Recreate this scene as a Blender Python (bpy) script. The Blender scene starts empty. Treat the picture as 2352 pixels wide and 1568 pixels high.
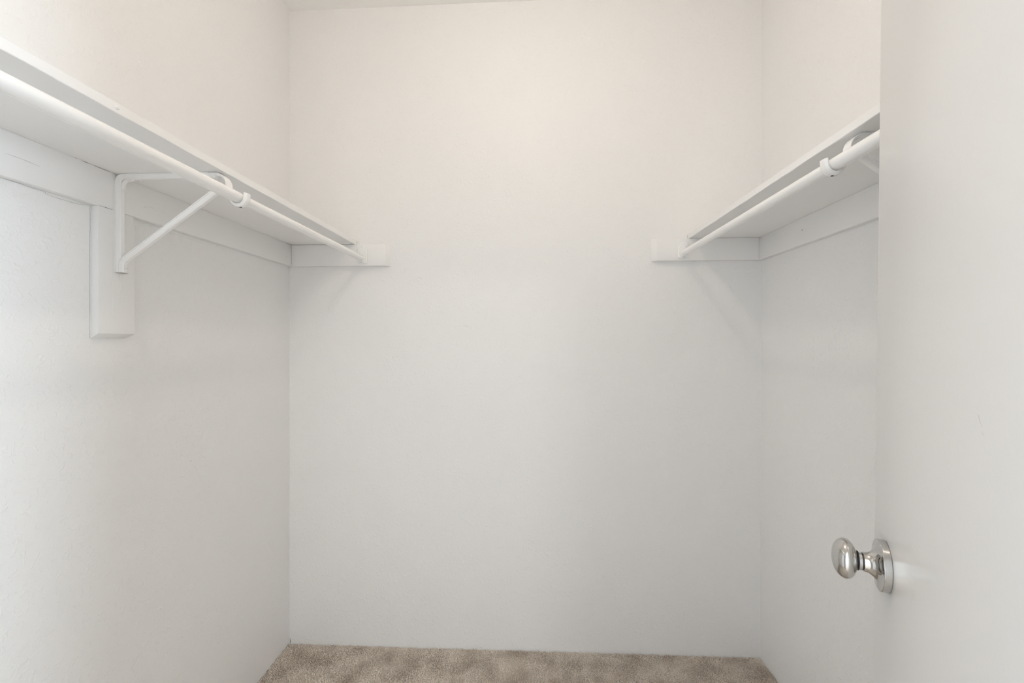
import bpy, bmesh, math, random
import numpy as np
from mathutils import Vector, Matrix

random.seed(7)
rng = np.random.default_rng(7)
sc = bpy.context.scene
C = sc.collection

# ------------------------------------------------------------------ camera
F_PX = 980.0                       # focal length in pixels of the 2352 wide frame
PSI = math.atan(46.0 / F_PX)       # camera is turned a little to the left of the closet axis
CAM_H = 1.2825
cam_data = bpy.data.cameras.new('camera')
cam_data.sensor_fit = 'HORIZONTAL'
cam_data.sensor_width = 36.0
cam_data.lens = 36.0 * F_PX / 2352.0
cam_data.shift_y = 0.0004
cam_data.clip_start = 0.02
cam = bpy.data.objects.new('camera', cam_data)
cam.location = (0, 0, CAM_H)
cam.rotation_euler = (math.pi / 2, 0, PSI)
C.objects.link(cam)
sc.camera = cam

# ------------------------------------------------------------------ world, daylight, exposure
world = bpy.data.worlds.new('World')
sc.world = world
world.use_nodes = True
bg = world.node_tree.nodes['Background']
bg.inputs['Color'].default_value = (0.78, 0.88, 1.0, 1)
bg.inputs['Strength'].default_value = 1.5

WIN_X0, WIN_X1, WIN_Z0, WIN_Z1, BED_Y = -1.2, 1.2, 0.75, 2.2, -3.3
BX0, BX1 = -2.3, 2.0                        # bedroom width
SW_Y0, SW_Y1 = -3.0, -1.1                   # added window in the bedroom's right wall, lights the closet's left wall
def daylight(w, h, loc, rot, watts):        # area light outside the added side window, standing in for skylight
    al = bpy.data.lights.new('daylight', 'AREA')
    al.shape = 'RECTANGLE'; al.size = w; al.size_y = h; al.energy = watts
    al.color = (0.75, 0.88, 1.0)
    o = bpy.data.objects.new('daylight', al); o.location = loc; o.rotation_euler = rot
    C.objects.link(o)
daylight(SW_Y1 - SW_Y0, WIN_Z1 - WIN_Z0, (BX1 + 0.16, (SW_Y0 + SW_Y1) / 2, (WIN_Z0 + WIN_Z1) / 2), (math.pi / 2, 0, math.pi / 2), 375)
LAMP_WATTS = 7.7
BED_FILL_WATTS = 28.0
LAMP_COLOR = (1.0, 0.875, 0.745, 1)

vs = sc.view_settings
vs.view_transform = 'Standard'; vs.look = 'None'; vs.exposure = 0.02; vs.gamma = 1.0
vs.use_curve_mapping = False
sc.cycles.max_bounces = 12
sc.cycles.diffuse_bounces = 10
sc.cycles.glossy_bounces = 6
sc.cycles.transparent_max_bounces = 8
sc.cycles.caustics_reflective = False
sc.cycles.caustics_refractive = False

# ------------------------------------------------------------------ room measures (metres)
XL, XR, YB = -1.0342, 0.929, 1.775          # closet left, right and back wall planes
RLEAN = 0.0030                              # the right wall leans outward, metres per metre
T = 0.019                                   # board thickness
ZL = CAM_H + 0.4095                         # underside of left shelf
ZR = CAM_H + 0.419                          # underside of right shelf
CEIL0, CEILS = 2.6935, 0.0066               # ceiling height at left wall, rise per metre to the right
def xr(z): return XR + (z - 1.6) * RLEAN
def ceil(x): return CEIL0 + (x - XL) * CEILS

cp, sp = math.cos(PSI), math.sin(PSI)
def ray(px, py):
    u = (px - 1176.0) / F_PX; v = (785.0 - py) / F_PX
    return Vector((u * cp - sp, u * sp + cp, v))
def at(px, py, axis, val):                  # point on a real wall or board plane
    d = ray(px, py); o = Vector((0, 0, CAM_H)); i = 'XYZ'.index(axis)
    return o + d * ((val - o[i]) / d[i])

# ------------------------------------------------------------------ materials
def newmat(name):
    m = bpy.data.materials.new(name); m.use_nodes = True
    nt = m.node_tree
    return m, nt, nt.nodes['Principled BSDF']
def node(nt, t, **kw):
    n = nt.nodes.new(t)
    for k, v in kw.items():
        if k in n.inputs.keys(): n.inputs[k].default_value = v
        else: setattr(n, k, v)
    return n
def paint(name, col, rough, layers, tint=0.012, spec=0.5):
    """layers: (scale, detail, distortion, lo, hi, strength, distance)"""
    m, nt, b = newmat(name)
    L = nt.links
    b.inputs['Roughness'].default_value = rough
    b.inputs['Specular IOR Level'].default_value = spec
    tc = node(nt, 'ShaderNodeTexCoord')
    prev = None
    for (s, d, di, lo, hi, st, ds) in layers:
        n = node(nt, 'ShaderNodeTexNoise', Scale=s, Detail=d, Distortion=di, Roughness=0.55)
        L.new(tc.outputs['Object'], n.inputs['Vector'])
        mr = node(nt, 'ShaderNodeMapRange')
        mr.interpolation_type = 'SMOOTHSTEP'
        mr.inputs['From Min'].default_value = lo; mr.inputs['From Max'].default_value = hi
        L.new(n.outputs['Fac'], mr.inputs['Value'])
        bp = node(nt, 'ShaderNodeBump', Strength=st, Distance=ds)
        L.new(mr.outputs['Result'], bp.inputs['Height'])
        if prev: L.new(prev.outputs['Normal'], bp.inputs['Normal'])
        prev = bp
    if prev: L.new(prev.outputs['Normal'], b.inputs['Normal'])
    n = node(nt, 'ShaderNodeTexNoise', Scale=2.3, Detail=1.0)
    L.new(tc.outputs['Object'], n.inputs['Vector'])
    mx = node(nt, 'ShaderNodeMix'); mx.data_type = 'RGBA'
    mx.inputs['A'].default_value = (*[c * (1 - tint) for c in col], 1)
    mx.inputs['B'].default_value = (*[min(1, c * (1 + tint)) for c in col], 1)
    L.new(n.outputs['Fac'], mx.inputs['Factor'])
    L.new(mx.outputs['Result'], b.inputs['Base Color'])
    return m

WALL = (0.856, 0.852, 0.847)
M_wall = paint('wall_paint', WALL, 0.40,
               [(74, 2, 0.8, 0.50, 0.75, 0.30, 0.0024), (190, 2, 0.3, 0.35, 0.75, 0.12, 0.0011)], spec=0.20)
M_ceil = paint('ceiling_paint', (0.90, 0.895, 0.885), 0.6, [(60, 2, 0.3, 0.4, 0.7, 0.2, 0.003)])
M_trim = paint('trim_paint', (0.872, 0.868, 0.862), 0.34,
               [(45, 2, 0.6, 0.55, 0.8, 0.12, 0.002), (220, 2, 0.2, 0.3, 0.8, 0.04, 0.001)], 0.008)
M_door = paint('door_paint', (0.845, 0.84, 0.828), 0.27,
               [(70, 2, 0.2, 0.5, 0.8, 0.05, 0.001), (350, 2, 0.0, 0.3, 0.8, 0.03, 0.0006)], 0.006)
M_rod = paint('white_enamel', (0.90, 0.896, 0.89), 0.26, [(160, 2, 0.0, 0.3, 0.8, 0.02, 0.0006)], 0.006)

def flat(name, col, rough=0.8, metallic=0.0):
    m, nt, b = newmat(name)
    n = node(nt, 'ShaderNodeTexNoise', Scale=300.0, Detail=3.0)
    tc = node(nt, 'ShaderNodeTexCoord'); nt.links.new(tc.outputs['Object'], n.inputs['Vector'])
    mx = node(nt, 'ShaderNodeMix'); mx.data_type = 'RGBA'
    mx.inputs['A'].default_value = (*[c * .9 for c in col], 1)
    mx.inputs['B'].default_value = (*[min(1, c * 1.1) for c in col], 1)
    nt.links.new(n.outputs['Fac'], mx.inputs['Factor'])
    nt.links.new(mx.outputs['Result'], b.inputs['Base Color'])
    b.inputs['Roughness'].default_value = rough
    b.inputs['Metallic'].default_value = metallic
    return m
M_gap = flat('dark_gap', (0.13, 0.115, 0.10))
M_crack = flat('paint_crack_grey', (0.17, 0.16, 0.155))
M_soft = flat('wear_and_recess_grey', (0.52, 0.50, 0.49))  # worn paint; also the shade in screw recesses and the foot opening
M_scuff = flat('pink_grey_scuff', (0.60, 0.52, 0.52))
M_chrome = flat('polished_chrome', (0.60, 0.59, 0.575), 0.05, 1.0)
M_hollow = flat('black_groove', (0.02, 0.02, 0.02), 0.5)  # black stands for the shade inside holes and grooves
M_hinge = flat('satin_nickel', (0.6, 0.59, 0.57), 0.3, 1.0)

def carpet_mat(name, bump, k=1.0):
    m, nt, b = newmat(name); L = nt.links
    tc = node(nt, 'ShaderNodeTexCoord')
    n1 = node(nt, 'ShaderNodeTexNoise', Scale=11.0, Detail=3.0)
    n2 = node(nt, 'ShaderNodeTexNoise', Scale=260.0, Detail=2.0)
    for n in (n1, n2): L.new(tc.outputs['Object'], n.inputs['Vector'])
    ad = node(nt, 'ShaderNodeMath', operation='MULTIPLY_ADD'); ad.inputs[1].default_value = 0.45
    L.new(n1.outputs['Fac'], ad.inputs[0])
    m2 = node(nt, 'ShaderNodeMath', operation='MULTIPLY'); m2.inputs[1].default_value = 0.55
    L.new(n2.outputs['Fac'], m2.inputs[0]); L.new(m2.outputs[0], ad.inputs[2])
    r = node(nt, 'ShaderNodeValToRGB')
    r.color_ramp.elements[0].position = 0.36; r.color_ramp.elements[0].color = (0.56, 0.455, 0.37, 1)
    r.color_ramp.elements[1].position = 0.56; r.color_ramp.elements[1].color = (0.985, 0.90, 0.80, 1)
    for e in r.color_ramp.elements: e.color = (*[c * k for c in e.color[:3]], 1)
    L.new(ad.outputs[0], r.inputs['Fac']); L.new(r.outputs['Color'], b.inputs['Base Color'])
    b.inputs['Roughness'].default_value = 0.95
    b.inputs['Specular IOR Level'].default_value = 0.1
    b.inputs['Sheen Weight'].default_value = 0.35; b.inputs['Sheen Roughness'].default_value = 0.5
    b.inputs['Sheen Tint'].default_value = (1.0, 0.90, 0.80, 1)
    if bump:
        bp = node(nt, 'ShaderNodeBump', Strength=0.8, Distance=0.01)
        L.new(n2.outputs['Fac'], bp.inputs['Height']); L.new(bp.outputs['Normal'], b.inputs['Normal'])
    return m
M_carpet = carpet_mat('carpet_backing', True, 0.85)
M_pile = carpet_mat('carpet_yarn', False)

def emit(name, col, s):
    m, nt, b = newmat(name)
    b.inputs['Base Color'].default_value = (0.9, 0.88, 0.84, 1)
    b.inputs['Emission Color'].default_value = col
    b.inputs['Emission Strength'].default_value = s
    return m
M_dome = emit('fill_lamp_dome', (1.0, 0.985, 0.95, 1), 4.0)  # glow of the added bedroom fill lamp
def pane_mat():
    m, nt, b = newmat('window_glass')
    nt.nodes.remove(b)
    tr = node(nt, 'ShaderNodeBsdfTransparent'); gl = node(nt, 'ShaderNodeBsdfGlossy', Roughness=0.02)
    fr = node(nt, 'ShaderNodeFresnel', IOR=1.45); mx = node(nt, 'ShaderNodeMixShader')
    L = nt.links
    L.new(fr.outputs[0], mx.inputs[0]); L.new(tr.outputs[0], mx.inputs[1]); L.new(gl.outputs[0], mx.inputs[2])
    L.new(mx.outputs[0], nt.nodes['Material Output'].inputs['Surface'])
    return m
M_glass = pane_mat()

# ------------------------------------------------------------------ object helpers
def link(name, me, mat, parent=None, smooth=None):
    o = bpy.data.objects.new(name, me); C.objects.link(o)
    if mat and not me.materials: me.materials.append(mat)
    if parent: o.parent = parent
    if smooth is not None:
        me.polygons.foreach_set('use_smooth', [True] * len(me.polygons))
        me.set_sharp_from_angle(angle=math.radians(smooth))
    return o
def obj(name, bm, mat, parent=None, smooth=None, keep=False):
    bmesh.ops.remove_doubles(bm, verts=bm.verts, dist=1e-6)
    bmesh.ops.recalc_face_normals(bm, faces=bm.faces)
    me = bpy.data.meshes.new(name); bm.to_mesh(me); bm.free()
    return link(name, me, mat, parent, smooth)
def tag(o, label, cat, group=None, kind=None):
    o['label'] = label; o['category'] = cat
    if group: o['group'] = group
    if kind: o['kind'] = kind
    return o
def empty(name, loc=(0, 0, 0)):
    o = bpy.data.objects.new(name, None); o.empty_display_size = 0.05
    o.location = loc; C.objects.link(o); return o
def hexa(bm, p):                            # eight corners: bottom ring, top ring
    v = [bm.verts.new(q) for q in p]
    for f in ((0, 1, 2, 3), (4, 5, 6, 7), (0, 1, 5, 4), (1, 2, 6, 5), (2, 3, 7, 6), (3, 0, 4, 7)):
        bm.faces.new([v[i] for i in f])
def box(bm, a, b):
    (x0, y0, z0), (x1, y1, z1) = a, b
    hexa(bm, [(x0, y0, z0), (x1, y0, z0), (x1, y1, z0), (x0, y1, z0),
              (x0, y0, z1), (x1, y0, z1), (x1, y1, z1), (x0, y1, z1)])
def bevel(bm, w, seg=2):
    bmesh.ops.recalc_face_normals(bm, faces=bm.faces)
    bmesh.ops.bevel(bm, geom=list(bm.edges), offset=w, segments=seg, profile=0.5, affect='EDGES')
def ring_faces(bm, a, b, closed=True):
    n = len(a)
    for i in range(n if closed else n - 1):
        j = (i + 1) % n
        bm.faces.new((a[i], a[j], b[j], b[i]))
def tube(bm, p0, p1, r, n=32, cap=True, r1=None):
    p0, p1 = Vector(p0), Vector(p1); d = (p1 - p0).normalized()
    u = d.orthogonal().normalized(); w = d.cross(u)
    def ring(p, rr): return [bm.verts.new(p + (u * math.cos(2 * math.pi * k / n) + w * math.sin(2 * math.pi * k / n)) * rr) for k in range(n)]
    a, b = ring(p0, r), ring(p1, r if r1 is None else r1)
    ring_faces(bm, a, b)
    if cap: bm.faces.new(a); bm.faces.new(b)
def lathe(bm, prof, origin, axis, n=48):
    o = Vector(origin); d = Vector(axis).normalized(); u = d.orthogonal().normalized(); w = d.cross(u)
    prev = None
    for (r, h) in prof:
        if r < 1e-6: ring = [bm.verts.new(o + d * h)]
        else: ring = [bm.verts.new(o + d * h + (u * math.cos(2 * math.pi * k / n) + w * math.sin(2 * math.pi * k / n)) * r) for k in range(n)]
        if prev:
            if len(prev) == 1 and len(ring) > 1:
                for k in range(n): bm.faces.new((prev[0], ring[k], ring[(k + 1) % n]))
            elif len(ring) == 1 and len(prev) > 1:
                for k in range(n): bm.faces.new((prev[k], prev[(k + 1) % n], ring[0]))
            elif len(ring) > 1: ring_faces(bm, prev, ring)
        prev = ring
def sweep(bm, path, prof, mp):
    """path: (x, z) points in the bracket's plane; prof: closed (s, n) section, s across, n off the path; mp maps local -> world"""
    rings = []
    for i, (x, z) in enumerate(path):
        a = Vector(path[max(i - 1, 0)]); b = Vector(path[min(i + 1, len(path) - 1)])
        t = (b - a).normalized(); nrm = Vector((-t.y, t.x))
        k = 1.0
        if 0 < i < len(path) - 1:
            t0 = (Vector(path[i]) - a).normalized(); k = 1.0 / max(0.5, t0.dot(t))
        rings.append([bm.verts.new(mp(x + nrm.x * q * k, s, z + nrm.y * q * k)) for (s, q) in prof])
    for a, b in zip(rings, rings[1:]): ring_faces(bm, a, b)
    bm.faces.new(rings[0]); bm.faces.new(rings[-1])
def arc(cx, cz, r, a0, a1, n=10):
    return [(cx + r * math.cos(math.radians(a0 + (a1 - a0) * k / n)), cz + r * math.sin(math.radians(a0 + (a1 - a0) * k / n))) for k in range(n + 1)]
def sliver(name, pts, width, normal, mat, parent, jitter=0.0, lift=0.0004, taper=True):
    """thin wandering raised strip lying on a surface (cracks, scratches, dried paint runs)"""
    nrm = Vector(normal).normalized()
    P = [Vector(p) for p in pts]
    Q = []
    for a, b in zip(P, P[1:]):
        m = max(1, int((b - a).length / 0.006))
        for k in range(m): Q.append(a.lerp(b, k / m))
    Q.append(P[-1])
    bm = bmesh.new(); low = []; top = []
    n = len(Q)
    for i, p in enumerate(Q):
        t = (Q[min(i + 1, n - 1)] - Q[max(i - 1, 0)]).normalized(); s = nrm.cross(t)
        w = width * (0.55 + 0.6 * random.random())
        if taper: w *= min(1.0, 0.25 + 2.0 * min(i, n - 1 - i) / max(1, n - 1))
        c = p + s * random.uniform(-jitter, jitter)
        low.append((bm.verts.new(c - s * w / 2 - nrm * .0004), bm.verts.new(c + s * w / 2 - nrm * .0004)))
        top.append(bm.verts.new(c + nrm * lift))
    for i in range(n - 1):
        bm.faces.new((low[i][0], low[i + 1][0], top[i + 1], top[i]))
        bm.faces.new((top[i], top[i + 1], low[i + 1][1], low[i][1]))
    return obj(name, bm, mat, parent)

# ------------------------------------------------------------------ the setting
TW = 0.10
def struct(name, bm, mat, label, cat): return tag(obj(name, bm, mat), label, cat, kind='structure')
FZ = -0.0085                                # carpet backing; the yarn tips come up to about zero
FS = 0.0040                                 # the floor rises a little to the right
def fl(x): return FZ + (x - XL) * FS
bm = bmesh.new()
fx = [(BX0 - TW, BED_Y - TW), (BX1 + TW, BED_Y - TW), (BX1 + TW, YB + TW), (BX0 - TW, YB + TW)]
hexa(bm, [(x, y, -.12) for x, y in fx] + [(x, y, fl(x)) for x, y in fx])
floor = struct('floor', bm, M_carpet, 'beige cut-pile carpet covering the closet floor', 'carpet')
bm = bmesh.new()
def cv(x, y, up=0): return (x, y, ceil(x) + up)
hexa(bm, [cv(BX0 - TW, BED_Y - TW), cv(BX1 + TW, BED_Y - TW), cv(BX1 + TW, YB + TW), cv(BX0 - TW, YB + TW),
          cv(BX0 - TW, BED_Y - TW, .1), cv(BX1 + TW, BED_Y - TW, .1), cv(BX1 + TW, YB + TW, .1), cv(BX0 - TW, YB + TW, .1)])
struct('ceiling', bm, M_ceil, 'off-white ceiling above the back wall', 'ceiling')
HT = 2.74
bm = bmesh.new(); box(bm, (XL - TW, YB, FZ - .05), (XR + TW + .02, YB + TW, HT))
wall_back = struct('wall_back', bm, M_wall, 'textured off-white back wall between the two closet rods', 'wall')
bm = bmesh.new(); box(bm, (XL - TW, -0.115, FZ - .05), (XL, YB, HT))
wall_left = struct('wall_left', bm, M_wall, 'textured white wall behind the long shelf with the wooden block', 'wall')
bm = bmesh.new()
hexa(bm, [(xr(-.06), -.115, -.06), (XR + TW, -.115, -.06), (XR + TW, YB, -.06), (xr(-.06), YB, -.06),
          (xr(HT), -.115, HT), (XR + TW, -.115, HT), (XR + TW, YB, HT), (xr(HT), YB, HT)])
wall_right = struct('wall_right', bm, M_wall, 'textured off-white wall partly hidden by the open door', 'wall')
# front wall with the doorway the camera stands in, and the bedroom the daylight comes from
DX0, DX1, DZ = -0.525, 0.205, 2.05
bm = bmesh.new()
box(bm, (BX0, -.115, FZ - .05), (DX0 - .02, 0, HT)); box(bm, (DX1 + .02, -.115, FZ - .05), (BX1, 0, HT))
box(bm, (DX0 - .02, -.115, DZ + .02), (DX1 + .02, 0, HT))
struct('wall_front', bm, M_wall, 'white wall with the closet doorway, out of view behind the camera', 'wall')
bm = bmesh.new()
box(bm, (DX0 - .02, -.12, FZ), (DX0, 0.0, DZ)); box(bm, (DX1, -.12, FZ), (DX1 + .02, 0.0, DZ)); box(bm, (DX0 - .02, -.12, DZ), (DX1 + .02, 0.0, DZ + .02))
for (a, b) in (((DX0 - .075, -.132, FZ), (DX0 - .008, -.12, DZ + .075)), ((DX1 + .008, -.132, FZ), (DX1 + .075, -.12, DZ + .075)), ((DX0 - .075, -.132, DZ + .008), (DX1 + .075, -.12, DZ + .075))):
    box(bm, a, b)
struct('trim_1', bm, M_trim, 'white painted jamb and casing of the closet doorway', 'door frame')
bm = bmesh.new(); box(bm, (BX0 - TW, BED_Y - TW, FZ - .05), (BX0, 0, HT + .03))
struct('wall_bedroom_left', bm, M_wall, 'white bedroom wall out of view to the left behind the camera', 'wall')
bm = bmesh.new()
box(bm, (BX1, BED_Y - TW, FZ - .05), (BX1 + TW, SW_Y0, HT + .03)); box(bm, (BX1, SW_Y1, FZ - .05), (BX1 + TW, 0, HT + .03))
box(bm, (BX1, SW_Y0, FZ - .05), (BX1 + TW, SW_Y1, WIN_Z0)); box(bm, (BX1, SW_Y0, WIN_Z1), (BX1 + TW, SW_Y1, HT + .03))
struct('wall_bedroom_right', bm, M_wall, 'white bedroom wall with an added side window, out of view behind the camera', 'wall')
bm = bmesh.new()
box(bm, (BX0, BED_Y - TW, FZ - .05), (WIN_X0, BED_Y, HT + .03)); box(bm, (WIN_X1, BED_Y - TW, FZ - .05), (BX1, BED_Y, HT + .03))
box(bm, (WIN_X0, BED_Y - TW, FZ - .05), (WIN_X1, BED_Y, WIN_Z0)); box(bm, (WIN_X0, BED_Y - TW, WIN_Z1), (WIN_X1, BED_Y, HT + .03))
struct('wall_bedroom_rear', bm, M_wall, 'white bedroom wall with the window, out of view behind the camera', 'wall')
def window(name, label, loc, rz, ww, wh):
    win = empty(name, loc); win.rotation_euler.z = rz; tag(win, label, 'window', kind='structure')
    bm = bmesh.new(); y0, y1, h = -.08, -.03, ww / 2
    for (a, b) in (((-h, y0, 0), (-h + .05, y1, wh)), ((h - .05, y0, 0), (h, y1, wh)), ((-h + .05, y0, 0), (h - .05, y1, .05)),
                   ((-h + .05, y0, wh - .05), (h - .05, y1, wh)), ((-.025, y0, .05), (.025, y1, wh - .05))):
        box(bm, a, b)
    obj('window_frame', bm, M_trim, win)
    for x0 in (-h + .05, .025):
        bm = bmesh.new(); box(bm, (x0, -.058, .05), (x0 + h - .075, -.053, wh - .05)); obj('window_pane', bm, M_glass, win)
window('window_1', 'white framed window in the rear bedroom wall behind the camera', ((WIN_X0 + WIN_X1) / 2, BED_Y, WIN_Z0), 0, WIN_X1 - WIN_X0, WIN_Z1 - WIN_Z0)
window('fill_window', 'white framed window added unseen in the side bedroom wall to light the closet', (BX1, (SW_Y0 + SW_Y1) / 2, WIN_Z0), math.pi / 2, SW_Y1 - SW_Y0, WIN_Z1 - WIN_Z0)  # added window, brings light onto the closet's left wall

# ------------------------------------------------------------------ wall cleats and shelves
def board(name, pts_bottom, z0, z1, label, parent=None, cat='cleat', bw=0.0012):
    bm = bmesh.new()
    hexa(bm, [(x, y, z0) for x, y in pts_bottom] + [(x, y, z1) for x, y in pts_bottom])
    bevel(bm, bw, 2)
    return tag(obj(name, bm, M_trim, None, 40), label, cat)
CB = 0.0895
WXR = xr(ZR - .04)
cl_left = board('shelf_cleat', [(XL, 0.002), (XL + T, 0.002), (XL + T, YB), (XL, YB)], ZL - CB, ZL,
                'long white wall cleat with a dark scratch, under the left shelf')
LBX = at(897, 590, 'Y', YB).x; LBF = at(884, 590, 'Y', YB - T).x
cl_bl = board('shelf_cleat', [(XL + T, YB - T), (LBF, YB - T), (LBX, YB), (XL + T, YB)], ZL - CB - .001, ZL - .001,
              'short white back-wall cleat holding the left rod end')
RBX = at(1495, 575, 'Y', YB).x; RBF = at(1509, 575, 'Y', YB - T).x
cl_br = board('shelf_cleat', [(RBX, YB), (RBF, YB - T), (WXR - T, YB - T), (WXR - T, YB)], ZR - .0895, ZR - .0005,
              'short white back-wall cleat holding the right rod end')
cl_right = board('shelf_cleat', [(WXR - T, 0.002), (WXR, 0.002), (WXR, YB), (WXR - T, YB)], ZR - .0905, ZR,
                 'white wall cleat under the right shelf, running behind the door')
# block under the left bracket, its lower end cut at a slant towards the wall
by0, by1 = 0.953, 1.0445; zb_front, zb_back = CAM_H + 0.0198, CAM_H + 0.0080
bm = bmesh.new()
hexa(bm, [(XL, by0, zb_back), (XL + T, by0, zb_front), (XL + T, by1, zb_front), (XL, by1 - .008, zb_back),
          (XL, by0, ZL - CB), (XL + T, by0, ZL - CB), (XL + T, by1, ZL - CB), (XL, by1, ZL - CB)])
bevel(bm, .001, 2)
block = tag(obj('bracket_block', bm, M_trim, None, 40), 'vertical white wooden block on the left wall below the bracket', 'block')

def shelf(name, xa, xb, y0, y1, z, label, front):
    """board with a slightly wavy hand-painted front edge"""
    bm = bmesh.new(); n = 90; rings = []
    for i in range(n + 1):
        y = y0 + (y1 - y0) * i / n
        w = 0.0002 * math.sin(i * 1.7) + 0.0003 * math.sin(i * .63 + 1) + random.uniform(-.00015, .00015)
        d = 0.0011; s = 1 if front > xa else -1
        xf = front + w * s
        prof = [(xa, z), (xf - s * d, z + w * .6), (xf, z + d), (xf, z + T - d), (xf - s * d, z + T), (xa, z + T)]
        rings.append([bm.verts.new((px, y, pz)) for px, pz in prof])
    for a, b in zip(rings, rings[1:]): ring_faces(bm, a, b)
    bm.faces.new(rings[0]); bm.faces.new(rings[-1])
    return tag(obj(name, bm, M_trim, None, 35), label, 'shelf')
SFL, SFR = -0.742, 0.635
sh_left = shelf('closet_shelf', XL + .0005, SFL, 0.004, YB - .0016, ZL, 'long white shelf board along the left wall', SFL)
sh_right = shelf('closet_shelf', WXR - .0005, SFR, 0.004, YB - .0016, ZR, 'white shelf board along the right wall, cut off by the door', SFR)
p = at(269, 247, 'X', SFL)                  # dried blob of paint on the left shelf's edge
bm = bmesh.new(); bmesh.ops.create_uvsphere(bm, u_segments=16, v_segments=10, radius=1.0)
bmesh.ops.scale(bm, vec=(.0022, .0042, .0036), verts=bm.verts); bmesh.ops.translate(bm, vec=p, verts=bm.verts)
obj('paint_drip', bm, M_trim, sh_left, 180)

# ------------------------------------------------------------------ rods with end flanges
RXL, RZL = -0.708, CAM_H + 0.348
RXR, RZR = 0.609, CAM_H + 0.3577
BYL, BYR = 1.003, 0.893                     # where the brackets stand
RO, RI = 0.0129, 0.0117
def rod(x, z, ysplit, side, label):
    root = empty('closet_rod', (x, 0, z)); tag(root, label, 'clothes rod')
    def half(nm, y0, y1, r):
        bm = bmesh.new(); tube(bm, (0, y0, 0), (0, y1, 0), r, 48)
        o = obj(nm, bm, M_rod, root, 40)
        bm = bmesh.new()                    # rolled seam along the underside
        a = math.radians(-90 - side * 14)
        tube(bm, (math.cos(a) * r, y0 + .001, math.sin(a) * r), (math.cos(a) * r, y1 - .001, math.sin(a) * r), .0008, 8)
        obj('seam', bm, M_rod, o, 40)
        return o
    half('outer_tube', .012, ysplit, RO)
    half('inner_tube', ysplit - .03, YB - T - .006, RI)
    return root
rod(RXL, RZL, BYL - .008, 1, 'long white metal clothes rod along the left wall')
rod(RXR, RZR, BYR - .002, -1, 'white metal clothes rod along the right wall')

def rounded_plate(bm, w, h, r, y0, y1, inset, zc=0, seg=6):
    pts = []
    for (cx, cz, a0) in ((w / 2 - r, h / 2 - r, 0), (-w / 2 + r, h / 2 - r, 90), (-w / 2 + r, -h / 2 + r, 180), (w / 2 - r, -h / 2 + r, 270)):
        for k in range(seg + 1):
            a = math.radians(a0 + 90 * k / seg); pts.append((cx + r * math.cos(a), cz + r * math.sin(a)))
    def ring(y, s): return [bm.verts.new((px * (1 - 2 * s / w), y, zc + pz * (1 - 2 * s / h))) for px, pz in pts]
    a, b, c = ring(y0, 0), ring(y1 + inset, 0), ring(y1, inset)
    ring_faces(bm, a, b); ring_faces(bm, b, c); bm.faces.new(a); bm.faces.new(c)
def flange(x, z, label):
    root = empty('rod_flange', (x, YB - T, z)); tag(root, label, 'rod holder')
    bm = bmesh.new(); rounded_plate(bm, .041, .067, .007, 0.0, -.0060, .0012, zc=.0135)
    obj('plate', bm, M_rod, root, 35)
    bm = bmesh.new(); lathe(bm, [(0, -.0), (.0105, -.0), (.0105, .0035), (.0095, .0045), (0, .0045)], (0, 0, .0475), (0, -1, 0), 28)
    obj('screw_tab', bm, M_rod, root, 35)
    bm = bmesh.new(); lathe(bm, [(.0165, .004), (.0165, .0165), (.0158, .0175), (.0120, .0175)], (0, 0, 0), (0, -1, 0), 40)
    so = obj('socket', bm, M_rod, root, 35)
    bm = bmesh.new(); lathe(bm, [(0, .0003), (.0022, .0003), (.0022, -.001), (0, -.001)], (0, -.012, -.0165), (0, 0, -1), 16)
    obj('screw_hole', bm, M_hollow, so)
    for (sx, sz, yy) in ((-.0115, .024, -.006), (.0115, .024, -.006), (0, .0485, -.0045)):
        bm = bmesh.new(); lathe(bm, [(.0035, 0), (.0033, .0010), (.0022, .0016), (.0011, .0016), (.0008, .0006), (0, .0006)], (sx, yy, sz), (0, -1, 0), 18)
        s = obj('screw', bm, M_rod, root, 30)
        bm = bmesh.new(); lathe(bm, [(0, .0012), (.0009, .0012), (.0009, .0), (0, .0)], (sx, yy, sz), (0, -1, 0), 10)
        obj('recess', bm, M_soft, s)
flange(RXL, RZL, 'white rod end flange screwed to the left back-wall cleat')
flange(RXR, RZR, 'white rod end flange screwed to the right back-wall cleat')

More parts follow.
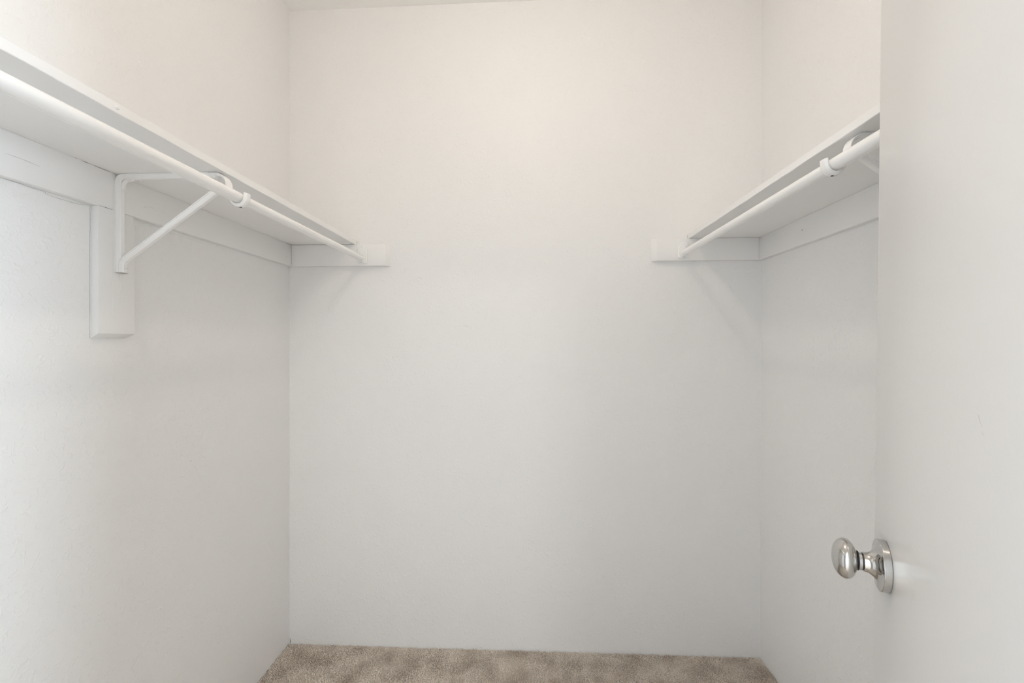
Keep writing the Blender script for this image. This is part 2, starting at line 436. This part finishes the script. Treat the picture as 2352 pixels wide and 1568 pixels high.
# ------------------------------------------------------------------ shelf and rod brackets
def channel(w, d, lip=0.0035):              # pressed steel section: flat lips and a rounded hollow rib
    h = w / 2; r = h - lip
    top = [(-h, 0), (-h, .0016), (-r - .0006, .0016)]
    top += [(-r * math.cos(math.radians(a)), .0016 + (d - .0016) * min(1, math.sin(math.radians(a)) * 1.25)) for a in range(10, 171, 16)]
    top += [(r + .0006, .0016), (h, .0016), (h, 0)]
    return top
def bracket(x0, sgn, yc, zt, label):
    """x0: cleat face, sgn: direction away from the wall, zt: underside of shelf"""
    root = empty('shelf_bracket', (x0, yc, zt)); tag(root, label, 'bracket')
    mp = lambda x, s, z: (sgn * x, s, z)
    W = .022
    # wall arm, elbow, shelf arm; rib faces into the triangle
    path = [(.0, -.240), (.0, -.12), (.0, -.022)] + arc(.020, -.0205, .020, 180, 90, 8)[1:] + [(.10, -.0005), (.18, -.0005), (.250, -.0005)]
    prof = [(s, -q) for s, q in channel(W, .0105, .003)]
    bm = bmesh.new(); sweep(bm, path, prof, mp); obj('frame_arm', bm, M_rod, root, 38)
    # front strap bends down and forms the open cup for the rod
    cx, cz = (RXL - x0) * sgn if sgn > 0 else (x0 - RXR), (RZL if sgn > 0 else RZR) - zt
    R = .0160
    path = [(.235, -.0015)] + arc(cx - .026 - .030, -.0315, .030, 90, 0, 10) + [(cx - .0246, -.040), (cx - .0218, -.049), (cx - R - .0018, cz + .0055)] + arc(cx, cz, R, 174, 352, 16) + [(cx + R + .0012, cz + .011)]
    prof = [(s, -q) for s, q in channel(W, .0060, .0018)]
    bm = bmesh.new(); sweep(bm, path, prof, mp); hk = obj('rod_hook', bm, M_rod, root, 38)
    bm = bmesh.new(); lathe(bm, [(0, .0062), (.0029, .0062), (.0029, .0), (0, .0)], mp(cx + .002, 0, cz - R), (0, 0, -1), 18)
    obj('hook_hole', bm, M_hollow, hk)
    # diagonal brace with a riveted foot
    path = [(.0065, -.2395), (.0065, -.222), (.008, -.213), (.0135, -.206)] + [(.0135 + k * (.268 - .0135) / 4, -.206 + k * (.206 - .026) / 4) for k in range(1, 5)]
    prof = [(s, -q) for s, q in channel(.0195, .0105, .0022)]
    bm = bmesh.new(); sweep(bm, path, prof, mp); br = obj('brace', bm, M_rod, root, 38)
    def rivet(nm, x, s, z, ax, r=.0042, par=root):
        a = Vector((sgn * ax[0], ax[1], ax[2]))
        bm = bmesh.new(); lathe(bm, [(r, -.001), (r, .0008), (r * .75, .0016), (r * .35, .0017), (r * .3, .0008), (0, .0008)], mp(x, s, z), a, 20)
        ob = obj(nm, bm, M_rod, par, 30)
        bm = bmesh.new(); lathe(bm, [(0, .0011), (r * .3, .0011), (r * .3, .0), (0, .0)], mp(x, s, z), a, 10)
        obj('recess', bm, M_soft, ob)
    rivet('rivet', .0175, .002, -.229, (1, 0, 0), .0045)
    rivet('rivet', .0112, .006, -.026, (1, 0, -.3), .0035)
    rivet('screw', .048, .007, -.0112, (0, 0, -1), .0050)
    rivet('rivet', cx - .026 + .0004, .0, -.036, (1, 0, .12), .0026)
    # pressed gusset in the elbow
    bm = bmesh.new()
    sweep(bm, [(.0098, -.036), (.0108, -.024), (.0155, -.0155), (.024, -.0108), (.037, -.0100)], [(-.005, 0), (-.005, -.003), (-.002, -.0048), (.002, -.0048), (.005, -.003), (.005, 0)], mp)
    obj('elbow_gusset', bm, M_rod, root, 38)
    bm = bmesh.new(); box(bm, mp(.0008, -.0098, -.2408), mp(.0150, .0098, -.2396)); obj('foot_opening', bm, M_soft, br)
bracket(XL + T, 1, BYL, ZL, 'white steel shelf and rod bracket on the wooden block')
bracket(WXR - T, -1, BYR, ZR, 'white steel shelf and rod bracket half hidden by the door')
bm = bmesh.new(); box(bm, (WXR - T, BYR - .045, CAM_H + .02), (WXR, BYR + .045, ZR - .0905)); bevel(bm, .001, 2)
tag(obj('bracket_block', bm, M_trim, None, 40), 'white wooden block on the right wall, out of sight behind the door', 'block')

# ------------------------------------------------------------------ open door with chrome knob
def cam2w(xc, zc): return Vector((xc * cp - zc * sp, xc * sp + zc * cp, 0))
BETA = math.radians(28.5); DW = 0.71
E = cam2w(.5368, .6327); H = cam2w(.5368 - DW * math.sin(BETA), .6327 - DW * math.cos(BETA))
dth = math.atan2(E.y - H.y, E.x - H.x)
KZ = 0.978
bm = bmesh.new(); box(bm, (0, -.035, .012 - KZ), (DW, 0, 2.04 - KZ)); bevel(bm, .003, 3)
door = tag(obj('door_1', bm, M_door, None, 40), 'smooth white flush door standing open at the right', 'door', kind='structure')
door.matrix_world = Matrix.Translation((H.x, H.y, KZ)) @ Matrix.Rotation(dth, 4, 'Z') @ Matrix.Rotation(math.radians(0.55), 4, 'X')
KX = DW - .060
def smoothprof(pts, n=6):                   # Catmull-Rom through lathe points
    out = []
    P = [pts[0]] + pts + [pts[-1]]
    for i in range(1, len(P) - 2):
        p0, p1, p2, p3 = [np.array(q, float) for q in P[i - 1:i + 3]]
        for k in range(n):
            t = k / n
            out.append(tuple(.5 * (2 * p1 + (p2 - p0) * t + (2 * p0 - 5 * p1 + 4 * p2 - p3) * t * t + (3 * p1 - p0 - 3 * p2 + p3) * t ** 3)))
    out.append(pts[-1]); return out
def knob(side, label):
    y0 = 0.0 if side > 0 else -.035; ax = (0, side, 0)
    a0, R = .0445, .0266
    prof = []
    for k in range(0, 41):
        a = math.pi * k / 40
        h = -math.cos(a); r = math.sin(a) ** 0.92
        aa = .0138 if h < 0 else .0152
        prof.append((max(0, R * r), a0 + aa * h))
    bm = bmesh.new(); lathe(bm, prof, (KX, y0, 0), ax, 72)
    kb = obj('door_knob', bm, M_chrome, door, 60); kb['label'] = label
    bm = bmesh.new(); lathe(bm, [(.0325, 0), (.0335, .0004), (.0335, .0078), (.0329, .0086), (.0318, .0089)] + smoothprof([(.0318, .0089), (.0265, .0095), (.0205, .0115), (.0160, .0150), (.0134, .0195), (.0126, .0245)]) + [(.0118, .0250), (.010, .0250)], (KX, y0, 0), ax, 72)
    obj('rosette', bm, M_chrome, kb, 30)
    bm = bmesh.new(); lathe(bm, [(.0100, .0235), (.0108, .0262), (.0118, .0266), (.0118, .0298), (.0105, .0302), (.0105, .0325)], (KX, y0, 0), ax, 48)
    obj('collar', bm, M_chrome, kb, 30)
    bm = bmesh.new(); lathe(bm, [(.0099, .0240), (.0112, .0247), (.0112, .0263), (.0099, .0263)], (KX, y0, 0), ax, 40)
    obj('groove', bm, M_hollow, kb)
    bm = bmesh.new(); lathe(bm, [(.0104, .0298), (.0126, .0300), (.0128, .0316), (.0104, .0316)], (KX, y0, 0), ax, 40)
    obj('groove', bm, M_hollow, kb)
    return kb
knob(1, 'polished chrome door knob')
knob(-1, 'polished chrome knob on the hidden face')
bm = bmesh.new(); box(bm, (DW - .001, -.030, -.028), (DW + .0012, -.005, .028)); lp = obj('latch_plate', bm, M_chrome, door)
bm = bmesh.new(); hexa(bm, [(DW + .001, -.024, -.008), (DW + .011, -.022, -.008), (DW + .003, -.011, -.008), (DW + .001, -.011, -.008), (DW + .001, -.024, .008), (DW + .011, -.022, .008), (DW + .003, -.011, .008), (DW + .001, -.011, .008)])
obj('latch_bolt', bm, M_chrome, lp)
for hz in (-.78, .05, .86):
    bm = bmesh.new(); tube(bm, (-.006, -.041, hz), (-.006, -.041, hz + .089), .0055, 18); obj('hinge', bm, M_hinge, door, 40)
# pinkish scuff on the door face
Mi = door.matrix_world.inverted()
def on_door(px, py):
    o = Mi @ Vector((0, 0, CAM_H)); d = Mi.to_3x3() @ ray(px, py); return o + d * (-o.y / d.y)
sliver('scuff_mark', [on_door(2246, 950), on_door(2250, 964), on_door(2256, 981)], .0035, (0, 1, 0), M_scuff, door, 0, .00015)
sliver('scuff_mark', [on_door(2255, 991), on_door(2260, 1001)], .0028, (0, 1, 0), M_scuff, door, 0, .00012)

# ------------------------------------------------------------------ ceiling lamp (above the frame; its glare shows on the back wall)
LX, LY, LZ = -0.03, 0.80, 2.55
lamp = empty('ceiling_lamp', (LX, LY, ceil(LX))); tag(lamp, 'small white ceiling light with a lit glass bulb, above the frame', 'lamp')
hz = LZ - ceil(LX)
bm = bmesh.new(); lathe(bm, [(0, .0), (.062, .0), (.062, .012), (.050, .022), (.038, .032), (.030, .090), (.0140, .092), (.0140, .098), (0, .098)], (0, 0, 0), (0, 0, -1), 40)
obj('lamp_base', bm, M_rod, lamp, 40)
bm = bmesh.new(); lathe(bm, smoothprof([(.0135, -.060), (.0150, -.048), (.0225, -.028), (.0300, -.006), (.0310, .006), (.0270, .020), (.0150, .030), (0, .0325)], 4), (0, 0, hz), (0, 0, -1), 32)
obj('light_bulb', bm, M_glass, lamp, 180)
pl = bpy.data.lights.new('bulb_glow', 'POINT'); pl.energy = LAMP_WATTS; pl.color = LAMP_COLOR[:3]; pl.shadow_soft_size = 0.027
plo = bpy.data.objects.new('bulb_glow', pl); plo.parent = lamp; plo.location = (0, 0, hz); C.objects.link(plo)

bx_, by_ = 0.30, -2.2  # unseen lamp added as fill for the closet's lower walls and floor
fill_lamp = empty('bedroom_fill_lamp', (bx_, by_, ceil(bx_))); tag(fill_lamp, 'round white flush ceiling light added unseen in the bedroom as fill', 'lamp')
bm = bmesh.new(); lathe(bm, [(0, 0), (.215, 0), (.215, .028), (.200, .034), (0, .034)], (0, 0, 0), (0, 0, -1), 48); obj('lamp_base', bm, M_rod, fill_lamp, 40)
bm = bmesh.new(); lathe(bm, [(.198 * math.cos(math.radians(a)), .034 + .075 * math.sin(math.radians(a))) for a in range(0, 90, 10)] + [(0, .109)], (0, 0, 0), (0, 0, -1), 48); obj('fill_dome', bm, M_dome, fill_lamp, 60)
dl = bpy.data.lights.new('fill_glow', 'AREA'); dl.shape = 'DISK'; dl.size = .38; dl.energy = BED_FILL_WATTS; dl.color = (1.0, 0.985, 0.95)
dlo = bpy.data.objects.new('fill_glow', dl); dlo.parent = fill_lamp; dlo.location = (0, 0, -.112); C.objects.link(dlo)

# ------------------------------------------------------------------ carpet yarn (uncountable)
def pile(y0, y1, spacing):
    nx = int((XR - XL) / spacing); ny = int((y1 - y0) / spacing)
    gx, gy = np.meshgrid(np.arange(nx), np.arange(ny))
    px = XL + .004 + (gx.ravel() + rng.uniform(-.45, .45, nx * ny)) * (xr(0) - XL - .008) / nx
    py = y0 + (gy.ravel() + rng.uniform(-.45, .45, nx * ny)) * (y1 - .003 - y0) / ny
    py = np.minimum(py, YB - .0025); n = len(px)
    ph = (np.sin(px * 23 + 3 * np.sin(py * 17)) + np.sin(py * 29 + 2.2 * np.sin(px * 13 + 1)))
    az = ph * 1.2 + rng.normal(0, 2.0, n)
    L_ = rng.uniform(.0080, .0108, n); lean = rng.uniform(.20, 1.15, n); curl = rng.normal(0, 1.5, n)
    rad = rng.uniform(.0012, .0019, n)
    S = 5
    base = np.stack([px, py, FZ + (px - XL) * FS], 1)
    verts = np.zeros((n, S, 3, 3)); c = base.copy()
    for s in range(S):
        el = lean * (s / (S - 1)) * 1.5
        a = az + curl * s / (S - 1)
        dirv = np.stack([np.cos(a) * np.sin(el), np.sin(a) * np.sin(el), np.cos(el)], 1)
        if s: c = c + dirv * (L_ / (S - 1))[:, None]
        rr = rad * (.9, 1.05, 1.1, .85, .08)[s]
        side = np.stack([-np.sin(a), np.cos(a), np.zeros(n)], 1); up = np.cross(dirv, side)
        for k in range(3):
            t = 2 * math.pi * k / 3 + s * .7
            verts[:, s, k] = c + (side * math.cos(t) + up * math.sin(t)) * rr[:, None]
    verts[..., 0] = np.clip(verts[..., 0], XL + .0012, xr(0) - .0012); verts[..., 1] = np.minimum(verts[..., 1], YB - .0010)
    V = verts.reshape(-1, 3)
    f = []
    for s in range(S - 1):
        for k in range(3):
            k2 = (k + 1) % 3; f.append((s * 3 + k, s * 3 + k2, (s + 1) * 3 + k2, (s + 1) * 3 + k))
    f = np.array(f); quads = (f[None] + (np.arange(n) * S * 3)[:, None, None]).reshape(-1, 4)
    me = bpy.data.meshes.new('carpet_pile')
    me.vertices.add(len(V)); me.vertices.foreach_set('co', V.astype(np.float32).ravel())
    me.loops.add(quads.size); me.loops.foreach_set('vertex_index', quads.ravel().astype(np.int32))
    me.polygons.add(len(quads)); me.polygons.foreach_set('loop_start', np.arange(0, quads.size, 4, dtype=np.int32))
    me.update(); me.validate()
    o = link('carpet_pile', me, M_pile, floor); o['kind'] = 'stuff'; o['label'] = 'beige twisted carpet yarn'
    me.polygons.foreach_set('use_smooth', [True] * len(me.polygons))
pile(1.30, YB, .0041)

# ------------------------------------------------------------------ cracks, scratches and nicks in the paint
FX = XL + T
def A(x, y, ax, v): return at(x, y, ax, v)
nx_, ny_ = (1, 0, 0), (0, -1, 0)
sliver('scratch', [A(12, 352, 'X', FX), A(50, 365, 'X', FX), A(93, 383, 'X', FX)], .0009, nx_, M_crack, cl_left)
for (a, b, c, d) in ((327, 474, 340, 478), (340, 473, 354, 479), (352, 482, 359, 484), (370, 485, 381, 489), (355, 466, 362, 468), (446, 508, 454, 511), (654, 588, 660, 590)):
    sliver('scratch', [A(a, b, 'X', FX), A(c, d, 'X', FX)], .0010, nx_, M_soft, cl_left)
# caulk line that has come loose along the lower edge of the left cleat
sliver('paint_crack', [A(0, 409, 'X', XL), A(40, 420, 'X', XL), A(80, 434, 'X', XL), A(103, 440, 'X', XL)], .0008, nx_, M_crack, wall_left, .0004)
sliver('paint_crack', [A(104, 441, 'X', XL), A(104, 445, 'X', XL), A(122, 452, 'X', XL), A(150, 460, 'X', XL), A(172, 467, 'X', XL), A(190, 470, 'X', XL), A(206, 472, 'X', XL)], .0011, nx_, M_crack, wall_left, .0003)
sliver('paint_crack', [A(206, 473, 'X', XL), A(207, 500, 'X', XL), A(205.5, 560, 'X', XL), A(206, 640, 'X', XL), A(205.5, 720, 'X', XL), A(205.5, 776, 'X', XL)], .0010, nx_, M_crack, wall_left, .0004)
sliver('paint_crack', [A(228, 471, 'X', FX), A(257, 481, 'X', FX)], .0009, nx_, M_crack, block, .0002)
sliver('paint_crack', [A(279, 489, 'X', FX), A(308, 498.5, 'X', FX)], .0009, nx_, M_crack, block, .0002)
for k in range(7):
    x = 318 + k * 22 + random.uniform(-4, 4); y = 0.318 * x + 409
    sliver('paint_crack', [A(x, y, 'X', XL), A(x + 9, y + 3 + random.uniform(1, 3), 'X', XL), A(x + 17, y + 5.5, 'X', XL)], .0008, nx_, M_soft, wall_left, .0005)
sliver('nick', [A(497, 563.5, 'X', FX), A(502, 565, 'X', FX)], .0016, nx_, M_crack, cl_left)
# paint runs below the left bracket
sliver('paint_drip', [A(276, 628, 'X', FX), A(276, 660, 'X', FX), A(277, 694, 'X', FX)], .0016, nx_, M_trim, block, .0002, .0007)
sliver('paint_drip', [A(258, 640, 'X', FX), A(259, 690, 'X', FX), A(260, 736, 'X', FX)], .0016, nx_, M_trim, block, .0002, .0006)
# seam where the left and back cleats meet
for (y0, y1) in ((566, 571), (574, 580), (583, 588), (591, 597), (600, 606)):
    sliver('joint_gap', [A(669.8, y0, 'Y', YB - T), A(669.8, y1, 'Y', YB - T)], .0012, ny_, M_crack, cl_bl, .0002)
for (a, b, c, d) in ((170, 361, 176, 364), (190, 368.5, 205, 376), (215, 379, 250, 395), (655, 560.5, 672, 567)):
    pa = A(a, b, 'X', FX); pb = A(c, d, 'X', FX); pa.z = pb.z = ZL - .0004
    sliver('joint_gap', [pa, pb], .0014, nx_, M_crack, cl_left, .0002)
sliver('joint_gap', [(SFL + .001, YB - .0012, ZL + .003), (SFL + .001, YB - .0012, ZL + T - .001)], .0016, ny_, M_soft, wall_back)
sliver('joint_gap', [(SFR - .001, YB - .0012, ZR + .003), (SFR - .001, YB - .0012, ZR + T - .001)], .0014, ny_, M_soft, wall_back)
# right side
RX = WXR - T
p = A(1843, 528, 'X', RX)
bm = bmesh.new(); lathe(bm, [(.0032, -.0005), (.0030, .0006), (.0020, .0007), (.0016, -.0002), (0, -.0002)], p, (-1, 0, 0), 20)
obj('nail_hole', bm, M_soft, cl_right, 30)
sliver('paint_crack', [A(1745, 599, 'X', WXR), A(1752, 597, 'X', WXR)], .0012, (-1, 0, 0), M_crack, wall_right)
for (a, b, c, d) in ((1930, 538, 1950, 531.5), (1955, 530, 1972, 523), (1980, 517, 1988, 514)):
    sliver('paint_crack', [A(a, b, 'X', WXR), A((a + c) / 2, (b + d) / 2 + 1, 'X', WXR), A(c, d, 'X', WXR)], .0008, (-1, 0, 0), M_soft, wall_right, .0004)
for (a, b, c, d) in ((1590, 600.3, 1600, 600.4), (1730, 599, 1741, 599)):
    sliver('paint_crack', [A(a, b, 'Y', YB), A(c, d, 'Y', YB)], .001, ny_, M_crack, wall_back)
for (x, y) in ((1503, 591), (893, 601)):
    sliver('nick', [A(x - 1, y, 'Y', YB - T), A(x + 1.5, y + 1, 'Y', YB - T)], .0016, ny_, M_soft, cl_br if x > 1200 else cl_bl)
for (a, b, c, d) in ((927, 617, 934, 623), (932, 617, 937, 617), (957, 637, 970, 639), (1096, 221, 1099, 224), (1063, 746, 1083, 753), (1511, 3, 1514, 7), (1606, 0, 1609, 2)):
    sliver('wall_chip', [A(a, b, 'Y', YB), A(c, d, 'Y', YB)], .0014, ny_, M_soft, wall_back, .0002)
# dark gaps where the carpet meets the corners
sliver('joint_gap', [A(666, 1465, 'Y', YB), A(667, 1472, 'Y', YB), A(668, 1479, 'Y', YB)], .0042, ny_, M_gap, wall_back, .0006, .0008)
for k in range(7):
    y1 = 1.768 - k * .034 - random.uniform(0, .008); y0 = y1 - random.uniform(.012, .022)
    sliver('joint_gap', [(XL, y1, -.0022), (XL, (y0 + y1) / 2, -.0016), (XL, y0, -.0024)], .0026, nx_, M_gap, wall_left, .0004, .0008)
sliver('joint_gap', [A(1718, 1510, 'Y', YB), A(1731, 1511.5, 'Y', YB)], .003, ny_, M_gap, wall_back, .001, .0012)
sliver('paint_crack', [A(686, 1461, 'Y', YB), A(702, 1467, 'Y', YB), A(728, 1475, 'Y', YB)], .0012, ny_, M_soft, wall_back, .0004)
